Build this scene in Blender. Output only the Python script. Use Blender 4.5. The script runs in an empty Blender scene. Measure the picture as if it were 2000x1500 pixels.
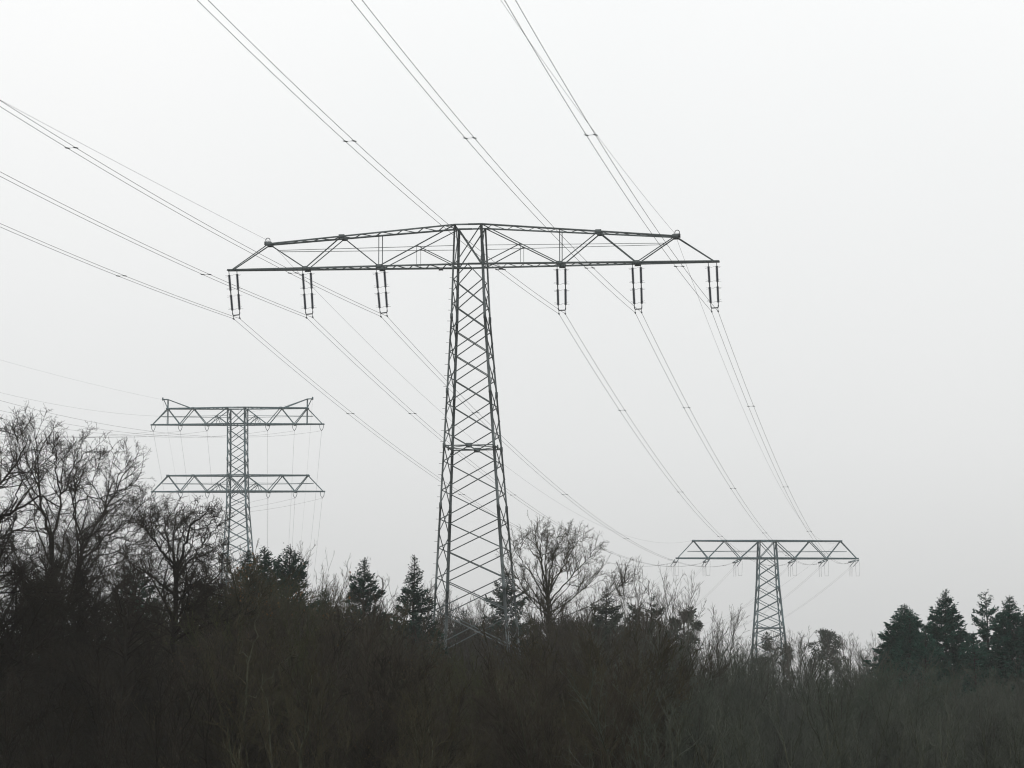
import bpy, math, random
import numpy as np
from mathutils import Vector, Matrix

C = bpy.context.scene.collection
R = math.radians
CAM_H = 4.5                      # eye height above the flat ground
F = 5500.0                       # focal length in photo pixels (2000 px wide)
PITCH = math.atan(680 / F)
cP, sP = math.cos(PITCH), math.sin(PITCH)


def at(px, py, Y):
    """world point seen at photo pixel (px, py) at forward distance Y"""
    a, b = (px - 1000) / F, (750 - py) / F
    d = np.array([a, cP - b * sP, sP + b * cP])
    p = d * (Y / d[1])
    p[2] += CAM_H
    return p


# ------------------------------------------------------------------ objects
def tag(o, label=None, cat=None, group=None, kind=None):
    if label: o['label'] = label
    if cat: o['category'] = cat
    if group: o['group'] = group
    if kind: o['kind'] = kind
    return o


def empty(name, loc, rz=0.0, label=None, cat=None, group=None):
    o = bpy.data.objects.new(name, None)
    C.objects.link(o)
    o.empty_display_size = 0.5
    o.location = Vector(loc)
    o.rotation_euler = (0, 0, rz)
    return tag(o, label, cat, group)


class MB:
    """collects beams, tubes, plates into one mesh"""
    def __init__(s):
        s.v, s.f, s.m, s.n = [], [], [], 0

    def add(s, V, Fc, mi=0):
        V = np.asarray(V, float).reshape(-1, 3)
        Fc = np.asarray(Fc, int)
        s.v.append(V)
        s.f.append(Fc + s.n)
        s.m.append(np.full(len(Fc), mi))
        s.n += len(V)

    def beam(s, p, q, w, t=None, mi=0, up=(0, 0, 1), flip=1):
        """steel angle section between p and q: width w, plate thickness t"""
        p, q = np.asarray(p, float), np.asarray(q, float)
        d = q - p
        L = np.linalg.norm(d)
        if L < 1e-6: return
        d /= L
        up = np.asarray(up, float)
        if abs(d @ up) > 0.95: up = np.array([0.7, 0.7, 0.0])
        a = np.cross(d, up); a /= np.linalg.norm(a)
        b = np.cross(a, d)
        t = t or w * 0.16
        prof = [(0, 0), (w, 0), (w, t), (t, t), (t, w), (0, w)]
        prof = [((x - w * .35) * flip, y - w * .35) for x, y in prof]
        V = [p + a * x + b * y for x, y in prof] + [q + a * x + b * y for x, y in prof]
        Q = [[i, (i + 1) % 6, (i + 1) % 6 + 6, i + 6] for i in range(6)]
        caps = [[0, 1, 2, 3], [0, 3, 4, 5], [6, 9, 8, 7], [6, 11, 10, 9]]
        s.add(V, Q + caps, mi)

    def box(s, c, sx, sy, sz, mi=0, M=None):
        V = np.array([[x, y, z] for x in (-sx / 2, sx / 2) for y in (-sy / 2, sy / 2) for z in (-sz / 2, sz / 2)])
        if M is not None: V = V @ np.asarray(M).T
        V = V + np.asarray(c)
        s.add(V, [[0, 1, 3, 2], [4, 6, 7, 5], [0, 4, 5, 1], [2, 3, 7, 6], [0, 2, 6, 4], [1, 5, 7, 3]], mi)

    def tubes(s, P, Rr, k=3, mi=0):
        """P (m,n,3) paths, Rr (m,n) radii"""
        P = np.asarray(P, float); Rr = np.asarray(Rr, float)
        if P.ndim == 2: P = P[None]; Rr = Rr[None]
        m, n, _ = P.shape
        if m == 0: return
        T = np.gradient(P, axis=1)
        T /= np.linalg.norm(T, axis=2, keepdims=True) + 1e-9
        ref = np.array([0.31, 0.87, 0.38])
        A = np.cross(T, ref); A /= np.linalg.norm(A, axis=2, keepdims=True) + 1e-9
        B = np.cross(T, A)
        ang = np.arange(k) * 2 * math.pi / k
        V = (P[:, :, None, :] + Rr[:, :, None, None] * (A[:, :, None, :] * np.cos(ang)[None, None, :, None]
             + B[:, :, None, :] * np.sin(ang)[None, None, :, None]))
        idx = np.arange(m * n * k).reshape(m, n, k)
        a = idx[:, :-1, :]; b = idx[:, 1:, :]
        Q = np.stack([a, np.roll(a, -1, 2), np.roll(b, -1, 2), b], -1).reshape(-1, 4)
        s.add(V.reshape(-1, 3), Q, mi)

    def tube(s, pts, r, k=5, mi=0):
        pts = np.asarray(pts, float)
        s.tubes(pts[None], np.broadcast_to(np.asarray(r, float), (1, len(pts))), k, mi)

    def build(s, name, mats, parent=None, smooth=False):
        V = np.concatenate(s.v); Fc = np.concatenate(s.f); Mi = np.concatenate(s.m)
        me = bpy.data.meshes.new(name)
        me.vertices.add(len(V)); me.vertices.foreach_set('co', V.astype(np.float32).ravel())
        n = len(Fc)
        me.loops.add(n * 4); me.loops.foreach_set('vertex_index', Fc.astype(np.int32).ravel())
        me.polygons.add(n)
        me.polygons.foreach_set('loop_start', np.arange(0, n * 4, 4, dtype=np.int32))
        me.polygons.foreach_set('loop_total', np.full(n, 4, dtype=np.int32))
        for m in (mats if isinstance(mats, (list, tuple)) else [mats]): me.materials.append(m)
        me.polygons.foreach_set('material_index', Mi.astype(np.int32))
        if smooth: me.polygons.foreach_set('use_smooth', np.ones(n, bool))
        me.update(calc_edges=True); me.validate()
        o = bpy.data.objects.new(name, me)
        C.objects.link(o)
        if parent is not None: o.parent = parent
        return o


def copy_tree(o, parent=None):
    c = o.copy(); C.objects.link(c)
    if parent is not None: c.parent = parent
    for ch in list(o.children): copy_tree(ch, c)
    return c


# ---------------------------------------------------------------- materials
def mat(name, c1, c2=None, scale=3.0, rough=0.9, c3=None, stretch=(1, 1, 1), spec=0.2, metallic=0.0):
    m = bpy.data.materials.new(name); m.use_nodes = True
    nt = m.node_tree; b = nt.nodes['Principled BSDF']
    b.inputs['Roughness'].default_value = rough
    b.inputs['Specular IOR Level'].default_value = spec
    b.inputs['Metallic'].default_value = metallic
    tc = nt.nodes.new('ShaderNodeTexCoord'); mp = nt.nodes.new('ShaderNodeMapping')
    mp.inputs['Scale'].default_value = stretch
    nz = nt.nodes.new('ShaderNodeTexNoise'); nz.inputs['Scale'].default_value = scale
    nz.inputs['Detail'].default_value = 4
    cr = nt.nodes.new('ShaderNodeValToRGB')
    cr.color_ramp.elements[0].position = 0.35; cr.color_ramp.elements[1].position = 0.65
    cr.color_ramp.elements[0].color = (*c1, 1); cr.color_ramp.elements[1].color = (*(c2 or c1), 1)
    if c3:
        e = cr.color_ramp.elements.new(0.8); e.color = (*c3, 1)
    nt.links.new(tc.outputs['Object'], mp.inputs[0]); nt.links.new(mp.outputs[0], nz.inputs[0])
    nt.links.new(nz.outputs['Fac'], cr.inputs[0]); nt.links.new(cr.outputs[0], b.inputs['Base Color'])
    return m


M = dict(
    steel=mat('green grey painted steel', (.068, .086, .087), (.105, .124, .125), 1.2, .6, spec=.3),
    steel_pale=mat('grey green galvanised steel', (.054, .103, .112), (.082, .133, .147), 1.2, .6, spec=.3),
    dark_steel=mat('dark fittings', (.03, .035, .04), (.05, .055, .06), 4, .55, spec=.3),
    porcelain=mat('dark glazed porcelain', (.022, .03, .045), (.035, .045, .06), 4, .35, spec=.4),
    wire=mat('weathered aluminium wire', (.07, .07, .072), (.11, .11, .112), 2, .6),
    plate=mat('weathered sign plate', (.24, .24, .23), (.16, .16, .155), 6, .6),
    bark_dark=mat('dark wet bark', (.012, .011, .009), (.024, .022, .017), 1.5, .95, c3=(.018, .024, .012), stretch=(1, 1, .3)),
    bark_brown=mat('brown bark', (.034, .031, .023), (.05, .045, .032), 1.5, .95, c3=(.04, .048, .028), stretch=(1, 1, .3)),
    bark_green=mat('algae covered bark', (.03, .03, .021), (.045, .05, .03), 1.2, .95, stretch=(1, 1, .3)),
    bark_pale=mat('pale birch bark', (.22, .23, .20), (.32, .33, .29), 1.0, .9, c3=(.07, .07, .06), stretch=(1, 1, .6)),
    bark_sapling=mat('pale olive sapling bark', (.04, .043, .028), (.085, .088, .06), 3, .9),
    twig_dark=mat('dark twigs', (.015, .013, .009), (.028, .024, .017), 1, .95),
    twig_brown=mat('brown twigs', (.027, .025, .015), (.056, .050, .029), 1.6, .95),
    twig_haze=mat('haze toned grey twigs', (.042, .049, .037), (.076, .085, .066), 1.6, .95),  # lightened grey green: distance haze put into the twig colour
    twig_haze_green=mat('haze toned green grey twigs', (.034, .045, .031), (.064, .079, .056), 1.6, .95),  # greener variant, the same haze tint mixed into the base colour
    twig_olive=mat('olive twigs', (.026, .029, .014), (.054, .056, .027), 1.6, .95),
    twig_umber=mat('dark umber twigs', (.020, .018, .013), (.044, .037, .027), 1.6, .95),
    twig_red=mat('reddish brown twigs', (.028, .024, .017), (.054, .046, .033), 1.6, .95),
    twig_pale=mat('pale grey twigs', (.062, .056, .047), (.095, .086, .073), .8, .95),
    leaf_brown=mat('withered brown leaves', (.045, .036, .018), (.085, .062, .028), 3, .9),
    leaf_olive=mat('olive leaves', (.03, .038, .014), (.066, .074, .028), 3, .9),
    leaf_orange=mat('orange autumn leaves', (.10, .05, .016), (.16, .08, .022), 3, .9),
    ivy=mat('dark ivy', (.012, .022, .010), (.024, .036, .014), 3, .7),
    needle=mat('dark spruce needles', (.010, .030, .020), (.020, .050, .033), .8, .9),
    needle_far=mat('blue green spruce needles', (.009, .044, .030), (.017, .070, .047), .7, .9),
    needle_pine=mat('dull pine needles', (.030, .043, .031), (.048, .062, .043), .8, .9),
    soil=mat('leaf litter', (.03, .026, .018), (.055, .046, .03), .4, 1.0),
)

# ------------------------------------------------------------- lattice towers
def lerp(a, b, t): return a + (b - a) * t


def tower_body(root, spec, st):
    """four legs, X bracing on four faces; spec gives half(w), axis(w), node levels"""
    half, axis, lv, lw, bw = spec['half'], spec['axis'], spec['levels'], spec['leg_w'], spec['brace_w']
    top = spec['top']
    P = lambda su, sv, w: np.array([axis(w) + su * half(w), sv * half(w), w])
    zs = [top] + [z for z in spec['joints'] if z < top] + [0]
    for su, sv in ((-1, -1), (1, -1), (1, 1), (-1, 1)):
        m = MB()
        for a, b in zip(zs[:-1], zs[1:]):
            m.beam(P(su, sv, a), P(su, sv, b), lw * (1 if a > zs[len(zs) // 2] else 1.15), up=(-su, -sv, 0))
        for z in spec['joints']:                       # splice plates
            c = P(su, sv, z)
            m.box(c, lw * 1.25, lw * 1.25, lw * 2.6)
        # concrete foot stub
        c = P(su, sv, 0.15); m.box(c, .9, .9, .5)
        m.build('leg', st, root)
    faces = [((-1, -1), (1, -1), 0), ((1, 1), (-1, 1), 0), ((1, -1), (1, 1), 1), ((-1, 1), (-1, -1), 1)]
    for A, B, side in faces:
        m = MB()
        L = list(lv)
        if side and spec.get('stagger', True):
            L = [lv[0]] + [(a + b) / 2 for a, b in zip(lv[:-1], lv[1:])] + [lv[-1]]
        off = np.array([A[0] + B[0], A[1] + B[1], 0]) * .5 * .06
        for a, b in zip(L[:-1], L[1:]):
            m.beam(P(*A, a) + off, P(*B, b) + off, bw)
            m.beam(P(*B, a) - off * .3, P(*A, b) - off * .3, bw)
        # head panel inside the crossarms and the half panel below them
        for (w0, w1) in spec['heads']:
            m.beam(P(*A, w1), P(*B, w0), bw * 1.15); m.beam(P(*B, w1) - off, P(*A, w0) - off, bw)
            if not side:
                mid = (P(*A, w0) + P(*B, w0)) / 2
                nxt = max([z for z in lv if z < w0 - .3])
                m.beam(mid + off, P(*A, nxt) + off, bw * .9); m.beam(mid + off, P(*B, nxt) + off, bw * .9)
        # splayed lowest panel
        z0 = lv[-1]; mid = (P(*A, z0 * .52) + P(*B, z0 * .52)) / 2
        m.beam(P(*A, z0), mid, bw * 1.1); m.beam(P(*B, z0), mid, bw * 1.1)
        m.beam(mid, P(*A, .3), bw * 1.1); m.beam(mid, P(*B, .3), bw * 1.1)
        m.build('face_bracing', st, root)
    w = spec['ring']
    m = MB()
    cs = [P(-1, -1, w), P(1, -1, w), P(1, 1, w), P(-1, 1, w)]
    for i in range(4):
        m.beam(cs[i], cs[(i + 1) % 4], bw * 1.2)
        a, b, c = cs[i], cs[(i + 1) % 4], cs[(i + 2) % 4]
        m.beam((a + b) / 2, (b + c) / 2, bw * .9)
        m.box((a + b) / 2, .45 if i % 2 == 0 else .05, .05 if i % 2 == 0 else .45, .35)
    m.build('horizontal_frame', st, root)
    return P


def crossarm(root, spec, arm, side, st):
    """one truss arm on side -1 / +1; arm: dict of node offsets and heights"""
    d0 = arm['depth']; uT = arm['T0']; ax = arm['axis']
    dep = lambda u: lerp(d0, .14, min(1, max(0, (abs(u) - arm['t']) / (uT - arm['t']))))
    wb = lambda u: arm['wb'] + arm['slope'] * u * side
    U = lambda u: ax + side * u
    wt = arm['wt']; cw, bw = arm['chord_w'], arm['brace_w']
    pb = lambda u, sv: np.array([U(u), sv * dep(u), wb(u)])

    def topw(u):
        ks = sorted(wt)
        for a, b in zip(ks[:-1], ks[1:]):
            if a <= u <= b + 1e-6: return lerp(wt[a], wt[b], (u - a) / (b - a)) + arm['slope'] * u * side
        return wt[ks[-1]] + arm['slope'] * u * side
    pt = lambda u, sv: np.array([U(u), sv * dep(u), topw(u)])
    t, B2, U1, B1, E = arm['t'], arm['B2'], arm['U1'], arm['B1'], arm['E']
    m = MB()
    for sv in (-1, 1):
        m.beam(pb(0, sv), pb(uT + .1, sv), cw, flip=sv)
    n = int(arm.get('lace', 16))
    for i in range(n):                                  # plan lacing between the two chords
        a, b = lerp(t, B1, i / n), lerp(t, B1, (i + 1) / n)
        m.beam(pb(a, -1 if i % 2 else 1), pb(b, 1 if i % 2 else -1), bw * .75)
    m.beam(pb(uT, -1), pb(uT, 1), cw); m.beam(pb(uT - .62, -1), pb(uT - .62, 1), cw)
    root_arm = m.build('crossarm', st, root)
    m = MB()
    for sv in (-1, 1):
        ks = [0] + sorted(k for k in wt if k > 0)
        for a, b in zip(ks[:-1], ks[1:]): m.beam(pt(a, sv), pt(b, sv), cw * .9, flip=sv)
    for i in range(n):
        a, b = lerp(t, E, i / n), lerp(t, E, (i + 1) / n)
        m.beam(pt(a, -1 if i % 2 else 1), pt(b, 1 if i % 2 else -1), bw * .7)
    m.build('top_chord', st, root_arm)
    m = MB()
    for sv in (-1, 1):
        for p, q in ((pt(E, sv), pb(uT - .25, sv)), (pt(E, sv), pb(B1, sv)), (pb(B1, sv), pt(U1, sv)),
                     (pt(U1, sv), pb(B2, sv)), (pb(B2, sv), pt(t, sv))):
            m.beam(p, q, bw, flip=sv)
        if arm.get('post'):
            m.beam(pb(B2, sv), pt(B2, sv), bw * .6)
        if arm.get('sub'):
            mid = (pb(B2, sv) + pt(t, sv)) / 2
            m.beam(mid, pb(t, sv), bw * .85)
            if arm.get('post'):
                m.beam(mid, np.array([mid[0], mid[1], wb((B2 + t) / 2)]), bw * .5)
            else:
                for k in (-.9, .0, .9):
                    m.beam(mid, pb((B2 + t) / 2 + k, sv), bw * .45)
        if arm.get('endpost'):
            m.beam(pt(E, sv), pb(E, sv), bw)
    m.build('web_bracing', st, root_arm)
    m = MB()
    rw = arm['rail']
    for sv in (-1, 1):
        ur = E + (uT - E) * .35 if arm.get('rail_far') else B1 + (E - B1) * (rw - arm['wb']) / (topw(E) - arm['wb'])
        m.beam(np.array([U(t), sv * dep(t), rw + arm['slope'] * t * side]), np.array([U(ur), sv * dep(ur), rw + arm['slope'] * ur * side]), bw * .5)
    m.build('walkway_rail', st, root_arm)
    g = arm['gusset']
    for u, f in ((B2, pb), (B1, pb), (U1, pt), (E, pt)):
        for sv in (-1, 1):
            m = MB(); c = f(u, sv); m.box((c[0], c[1] + sv * cw * .3, c[2]), g * 1.5, .03, g)
            m.build('gusset_plate', st, root_arm)
    if arm.get('horn'):
        m = MB()
        hw = arm['horn'] + arm['slope'] * E * side; hx = E + .9
        for sv in (-.5, .5):
            e = np.array([U(E), sv * .3, topw(E)]); h = np.array([U(E), sv * .3, hw]); k = np.array([U(hx + .2), sv * .15, hw + .05])
            m.beam(e, h, bw); m.beam(np.array([U(U1 + .3), sv * 1.0, topw(U1)]), h, bw * 1.1)
            m.beam(h, k, bw * 1.2); m.beam(e, np.array([U(hx), sv * .15, hw]), bw * .8)
        m.box((U(hx + .2), 0, hw + .15), .25, .35, .6)
        m.build('earth_wire_horn', st, root_arm)
    if arm.get('hook'):
        m = MB(); c = np.array([U(E) + side * .12 + .0, 0, topw(E) + .33])
        a = np.linspace(-.5 * math.pi, 1.1 * math.pi, 14)
        m.tube(np.array([c + .17 * np.array([math.cos(q) * side, 0, math.sin(q)]) for q in a]), .03, 5)
        m.box(c + np.array([-side * .02, 0, -.25]), .5, .4, .26)
        m.build('earth_wire_hook', M['dark_steel'], root_arm)
    return pb, pt


def pylon(loc, psi, spec, arms, st, label, group=None):
    root = empty('lattice_pylon', loc, -R(psi), label, 'pylon', group)
    P = tower_body(root, spec, st)
    fns = []
    for arm in arms:
        fns.append({s: crossarm(root, spec, arm, s, st) for s in (-1, 1)})
    mw = Matrix.Translation(Vector(loc)) @ Matrix.Rotation(-R(psi), 4, 'Z')
    return root, P, fns, mw


# nearest pylon -----------------------------------------------------------
PSI1 = 8.4
O1 = (-3.1335, 207.5, 0)
lv1 = [37.85, 36.0, 34.2, 32.4, 30.55, 28.55, 26.4, 24.25, 22.1, 19.95, 17.85, 15.65, 13.3, 10.6]
spec1 = dict(half=lambda w: 1.0 + max(0, 39 - w) * .0625, axis=lambda w: .018 * max(0, 39 - w), levels=lv1,
             joints=[35.1, 29.5, 25.4, 21, 15, 10.6], heads=[(39, 42)], top=42.05, ring=25.4, leg_w=.15, brace_w=.070)
arm1 = dict(depth=1.0, T0=18.5, E=15.37, B1=12.5, U1=9.69, B2=6.82, t=1.0, axis=.02, wb=39.02, slope=-.0065,
            wt={0: 42.0, 1.0: 42.0, 9.69: 41.36, 15.37: 40.94}, chord_w=.135, brace_w=.076, rail=40.42, gusset=.30,
            post=True, sub=True, hook=True, lace=18)
root1, P1, fn1, MW1 = pylon(O1, PSI1, spec1, [arm1], M['steel'],
                            'large dark lattice pylon with one wide crossarm, the nearest of the three')
for i in range(34):                                     # step bolts up one leg
    m = MB(); c = P1(-1, -1, 38 - i * .82)
    m.tube([c, c + np.array([-.30, -.02, .01])], .014, 4)
    m.build('step_bolt', M['dark_steel'], root1)
for s, u in ((-1, 2.05), (1, 2.45)):
    m = MB()
    c = np.array([.02 + s * u, -.98, 38.66 - .0065 * s * u])
    m.box(c, .30, .02, .20, 0); m.box(c + np.array([0, -.014, 0]), .22, .006, .12, 1)
    for k in (-.15, .15): m.box(c + np.array([k, 0, .0]), .025, .03, .30, 1)
    m.build('sign_plate', [M['plate'], M['dark_steel']], root1)

# far pylon -----------------------------------------------------------------
PSI2 = -3.0
O2 = (50.70, 560.0, 0)
lv2 = [37.6, 35.3, 32.9, 30.5, 28.1, 25.9, 23.9, 21.5, 18.8, 16, 13]
spec2 = dict(half=lambda w: 1.57 + max(0, 38.75 - w) * .078, axis=lambda w: .03 + .012 * max(0, 38.75 - w), levels=lv2,
             joints=[33, 25, 16], heads=[(38.75, 42.2)], top=42.3, ring=24.95, leg_w=.27, brace_w=.13)
arm2 = dict(depth=1.5, T0=18.2, E=14.7, B1=11.85, U1=8.5, B2=5.45, t=1.57, axis=.06, wb=38.75, slope=.001,
            wt={0: 42.22, 1.57: 42.22, 14.7: 42.22}, chord_w=.30, brace_w=.16, rail=40.15, gusset=.4, rail_far=True, lace=14)
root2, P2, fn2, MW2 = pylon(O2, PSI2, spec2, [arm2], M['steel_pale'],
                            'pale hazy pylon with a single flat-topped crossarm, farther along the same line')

# two level pylon -----------------------------------------------------------
PSI3 = 5.0
O3 = (-56.31, 575.0, 0)
def half3(w): return 1.78 + max(0, 53 - w) * .068
lv3 = [66.2, 63.6, 61.3, 59.0, 56.7, 52.2, 50.5, 48.0, 45.5, 43.0, 40.5, 37.5, 34.2, 30.5, 26.5, 22]
spec3 = dict(half=half3, axis=lambda w: -.08 + .018 * max(0, 67.2 - w), levels=lv3, joints=[60, 50, 40, 30], heads=[(67.2, 70.5), (53.35, 56.6)],
             top=70.6, ring=32, leg_w=.27, brace_w=.13)
arm3a = dict(depth=1.7, T0=17.95, E=14.5, B1=11.87, U1=9.12, B2=6.3, t=1.78, axis=-.12, wb=67.18, slope=-.006,
             wt={0: 70.55, 1.78: 70.55, 14.5: 70.5}, chord_w=.28, brace_w=.17, rail=68.85, gusset=.4, sub=True, endpost=True,
             horn=72.4, rail_far=True, lace=14)
arm3b = dict(arm3a, wb=53.35, axis=.14, wt={0: 56.65, 1.78: 56.65, 14.5: 56.65}, rail=55.0, endpost=False, horn=None)
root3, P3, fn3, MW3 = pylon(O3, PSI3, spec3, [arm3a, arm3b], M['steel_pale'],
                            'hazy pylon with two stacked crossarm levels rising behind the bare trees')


def wp(MW, p): return np.array(MW @ Vector(p))


# ---------------------------------------------------------- insulators, near
def near_insulator():
    root = empty('insulator_set', (0, 0, 0))
    W = 3.22                                             # drop from chord to yoke
    for s in (-1, 1):
        x0, x1 = s * .31, s * .275
        X = lambda z: lerp(x0, x1, -z / W)
        m = MB()
        m.tube([(x0, 0, .2), (X(-.22), 0, -.22)], .03, 6, 1)
        m.tube([(X(-1.40), 0, -1.38), (X(-1.78), 0, -1.8)], .05, 6, 1)
        m.tube([(X(-2.92), 0, -2.9), (x1, 0, -W)], .032, 6, 1)
        for z0, z1 in ((-.2, -1.42), (-1.74, -2.95)):    # two long-rod porcelains with sheds
            n = 16
            zz, rr = [z0], [.03]
            for i in range(n):
                za = lerp(z0, z1, (i + .15) / n); zb = lerp(z0, z1, (i + .55) / n)
                zz += [za, za - .012, zb]; rr += [.075, .118, .075]
            zz.append(z1); rr.append(.03)
            m.tubes(np.array([[(X(z), 0, z) for z in zz]]), np.array([rr]), 8, 0)
        st = m.build('insulator_string', [M['porcelain'], M['dark_steel']], root)
        for z in (-.26, -1.34, -1.82, -2.86):            # arcing horns
            m = MB(); x = X(z); dn = -1 if z in (-.26, -1.82) else 1
            m.tube([(x - .28, -.1, z + .02), (x, 0, z), (x + .28, .1, z - .02)], .009, 4)
            m.tube([(x, 0, z), (x + s * .10, -.12, z + .08 * dn), (x + s * .24, -.2, z + .12 * dn)], .008, 4)
            m.build('arcing_horn', M['dark_steel'], st)
    m = MB()
    m.tube([(-.275, 0, -W + .08), (-.26, 0, -W - .05), (-.21, 0, -W - .10), (.21, 0, -W - .10), (.26, 0, -W - .05), (.275, 0, -W + .08)], .045, 6)
    m.build('yoke_plate', M['dark_steel'], root)
    for s in (-1, 1):
        m = MB()
        m.tube([(s * .235, 0, -W - .1), (s * .235, 0, -W - .32)], .022, 5)
        m.tubes(np.array([[(s * .235, y, z) for y, z in ((-.22, -W - .40), (-.08, -W - .35), (.08, -W - .35), (.22, -W - .40))]]), np.array([[.025, .06, .06, .025]]), 6)
        m.build('suspension_clamp', M['dark_steel'], root)
    return root


proto = near_insulator()
tops = [-18.15, -12.46, -6.82, 6.86, 12.48, 18.10]
clampu = [-17.82, -12.20, -6.51, 6.92, 12.60, 18.25]
ilab = ['double insulator at the outer tip of the near pylon arm over the two-level pylon',
        'double insulator at the middle of the near pylon arm on the two-level pylon side',
        'double insulator nearest the tower on the two-level pylon side of the near pylon arm',
        'double insulator nearest the tower on the far pylon side of the near pylon arm',
        'double insulator at the middle of the near pylon arm on the far pylon side',
        'double insulator at the outer tip of the near pylon arm on the far pylon side']
near_clamps = []
for i, (u, cu) in enumerate(zip(tops, clampu)):
    o = proto if i == 0 else copy_tree(proto)
    w = 39.02 - .0065 * u - .12
    o.location = MW1 @ Vector((u, 0, w))
    tilt = math.asin((cu - u) / 3.6)
    o.rotation_euler = (0, -tilt, -R(PSI1))
    tag(o, ilab[i], 'insulator', 'double insulators hanging under the near pylon crossarm')
    near_clamps.append((cu, w - 3.59 * math.cos(tilt)))

# ------------------------------------------------------------------ wires
U1v = np.array([math.cos(R(PSI1)), -math.sin(R(PSI1)), 0])
AZ, GA, GB, GS = .2069416, -.0281722, .000412952, .65991132
back = -np.array([math.sin(AZ), math.cos(AZ), 0])
ends = [(1318, 1098), (1376, 1098), (1434, 1099), (1542, 1099), (1601, 1099), (1660, 1098)]
sag1 = [6.81, 6.91, 6.85, 6.56, 6.14, 5.98]
bl = ['lowest double wire crossing the left photo edge, hung from the outer arm tip',
      'middle of the three double wires that cross the left photo edge',
      'highest of the double wires crossing the left photo edge, below a thin single wire',
      'double wire crossing the top photo edge farthest left',
      'middle of three double wires crossing the top photo edge',
      'steepest double wire, running to the outer arm tip above the far pylon']
end_pts = []
for i in range(6):
    u, w = near_clamps[i]
    p0 = wp(MW1, (u, 0, w))
    e = at(*ends[i], 553.0)
    end_pts.append(e)
    root = empty('conductor_bundle', p0, 0, bl[i], 'power line', 'double wires strung over the near pylon')
    off = Vector(p0)

    def inc(t, s): return p0 + back * t + U1v * (u * GS * t / 350 + s) + np.array([0, 0, GA * t + GB * t * t])

    def outp(t, s): return p0 * (1 - t) + e * t + U1v * s * (1 - .1 * t) - np.array([0, 0, 4 * sag1[i] * t * (1 - t)])
    for s in (-.235, .235):
        pts = [inc(t, s) for t in np.linspace(265, 0, 60)] + [outp(t, s) for t in np.linspace(0, 1, 50)[1:]]
        m = MB(); m.tube(np.array(pts) - p0, .0145, 5)
        m.build('wire', M['wire'], root, smooth=True)
    sp = [inc(t, 0) for t in ((23.3, 118.0, 175.0, 230.0) if i in (0, 1) else (23.2, 63.3, 118.0, 175.0, 230.0))]
    if i in (0, 1): sp.append(inc(63.0, 0))
    spo = [outp(t, 0) for t in (.119, .289, .46, .63, .80, .93)]
    for q in sp + spo:
        m = MB()
        m.tube([q - p0 - U1v * .235, q - p0 + U1v * .235], .010, 5)
        for s in (-.235, .235):
            m.tubes(np.array([[q - p0 + U1v * s + np.array([.02 * k * 6, 1.0 * k * .1, 0]) for k in (-1, -.4, .4, 1)]]), np.array([[.016, .038, .038, .016]]), 6)
        m.build('spacer', M['dark_steel'], root)
# earth wires
for (u, a, b, S, e, lab) in ((-15.44, -.02303, .0001, 7.66, (36.07, 560, 42.42), 'thin single earth wire on the near pylon hook above the two-level pylon'),
                             (15.336, .00302, .00042, 7.63, (65.31, 560, 42.32), 'thin single earth wire on the near pylon hook towards the far pylon')):
    w = 41.34 if u < 0 else 41.09
    p0 = wp(MW1, (u, 0, w)); e = np.array(e)
    pts = [p0 + back * t + np.array([0, 0, a * t + b * t * t]) for t in np.linspace(265, 0, 50)]
    pts += [p0 * (1 - t) + e * t - np.array([0, 0, 4 * S * t * (1 - t)]) for t in np.linspace(0, 1, 50)[1:]]
    m = MB(); m.tube(np.array(pts), .010, 5)
    tag(m.build('earth_wire', M['wire'], None, True), lab, 'power line', 'single earth wires on the near pylon')

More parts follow.
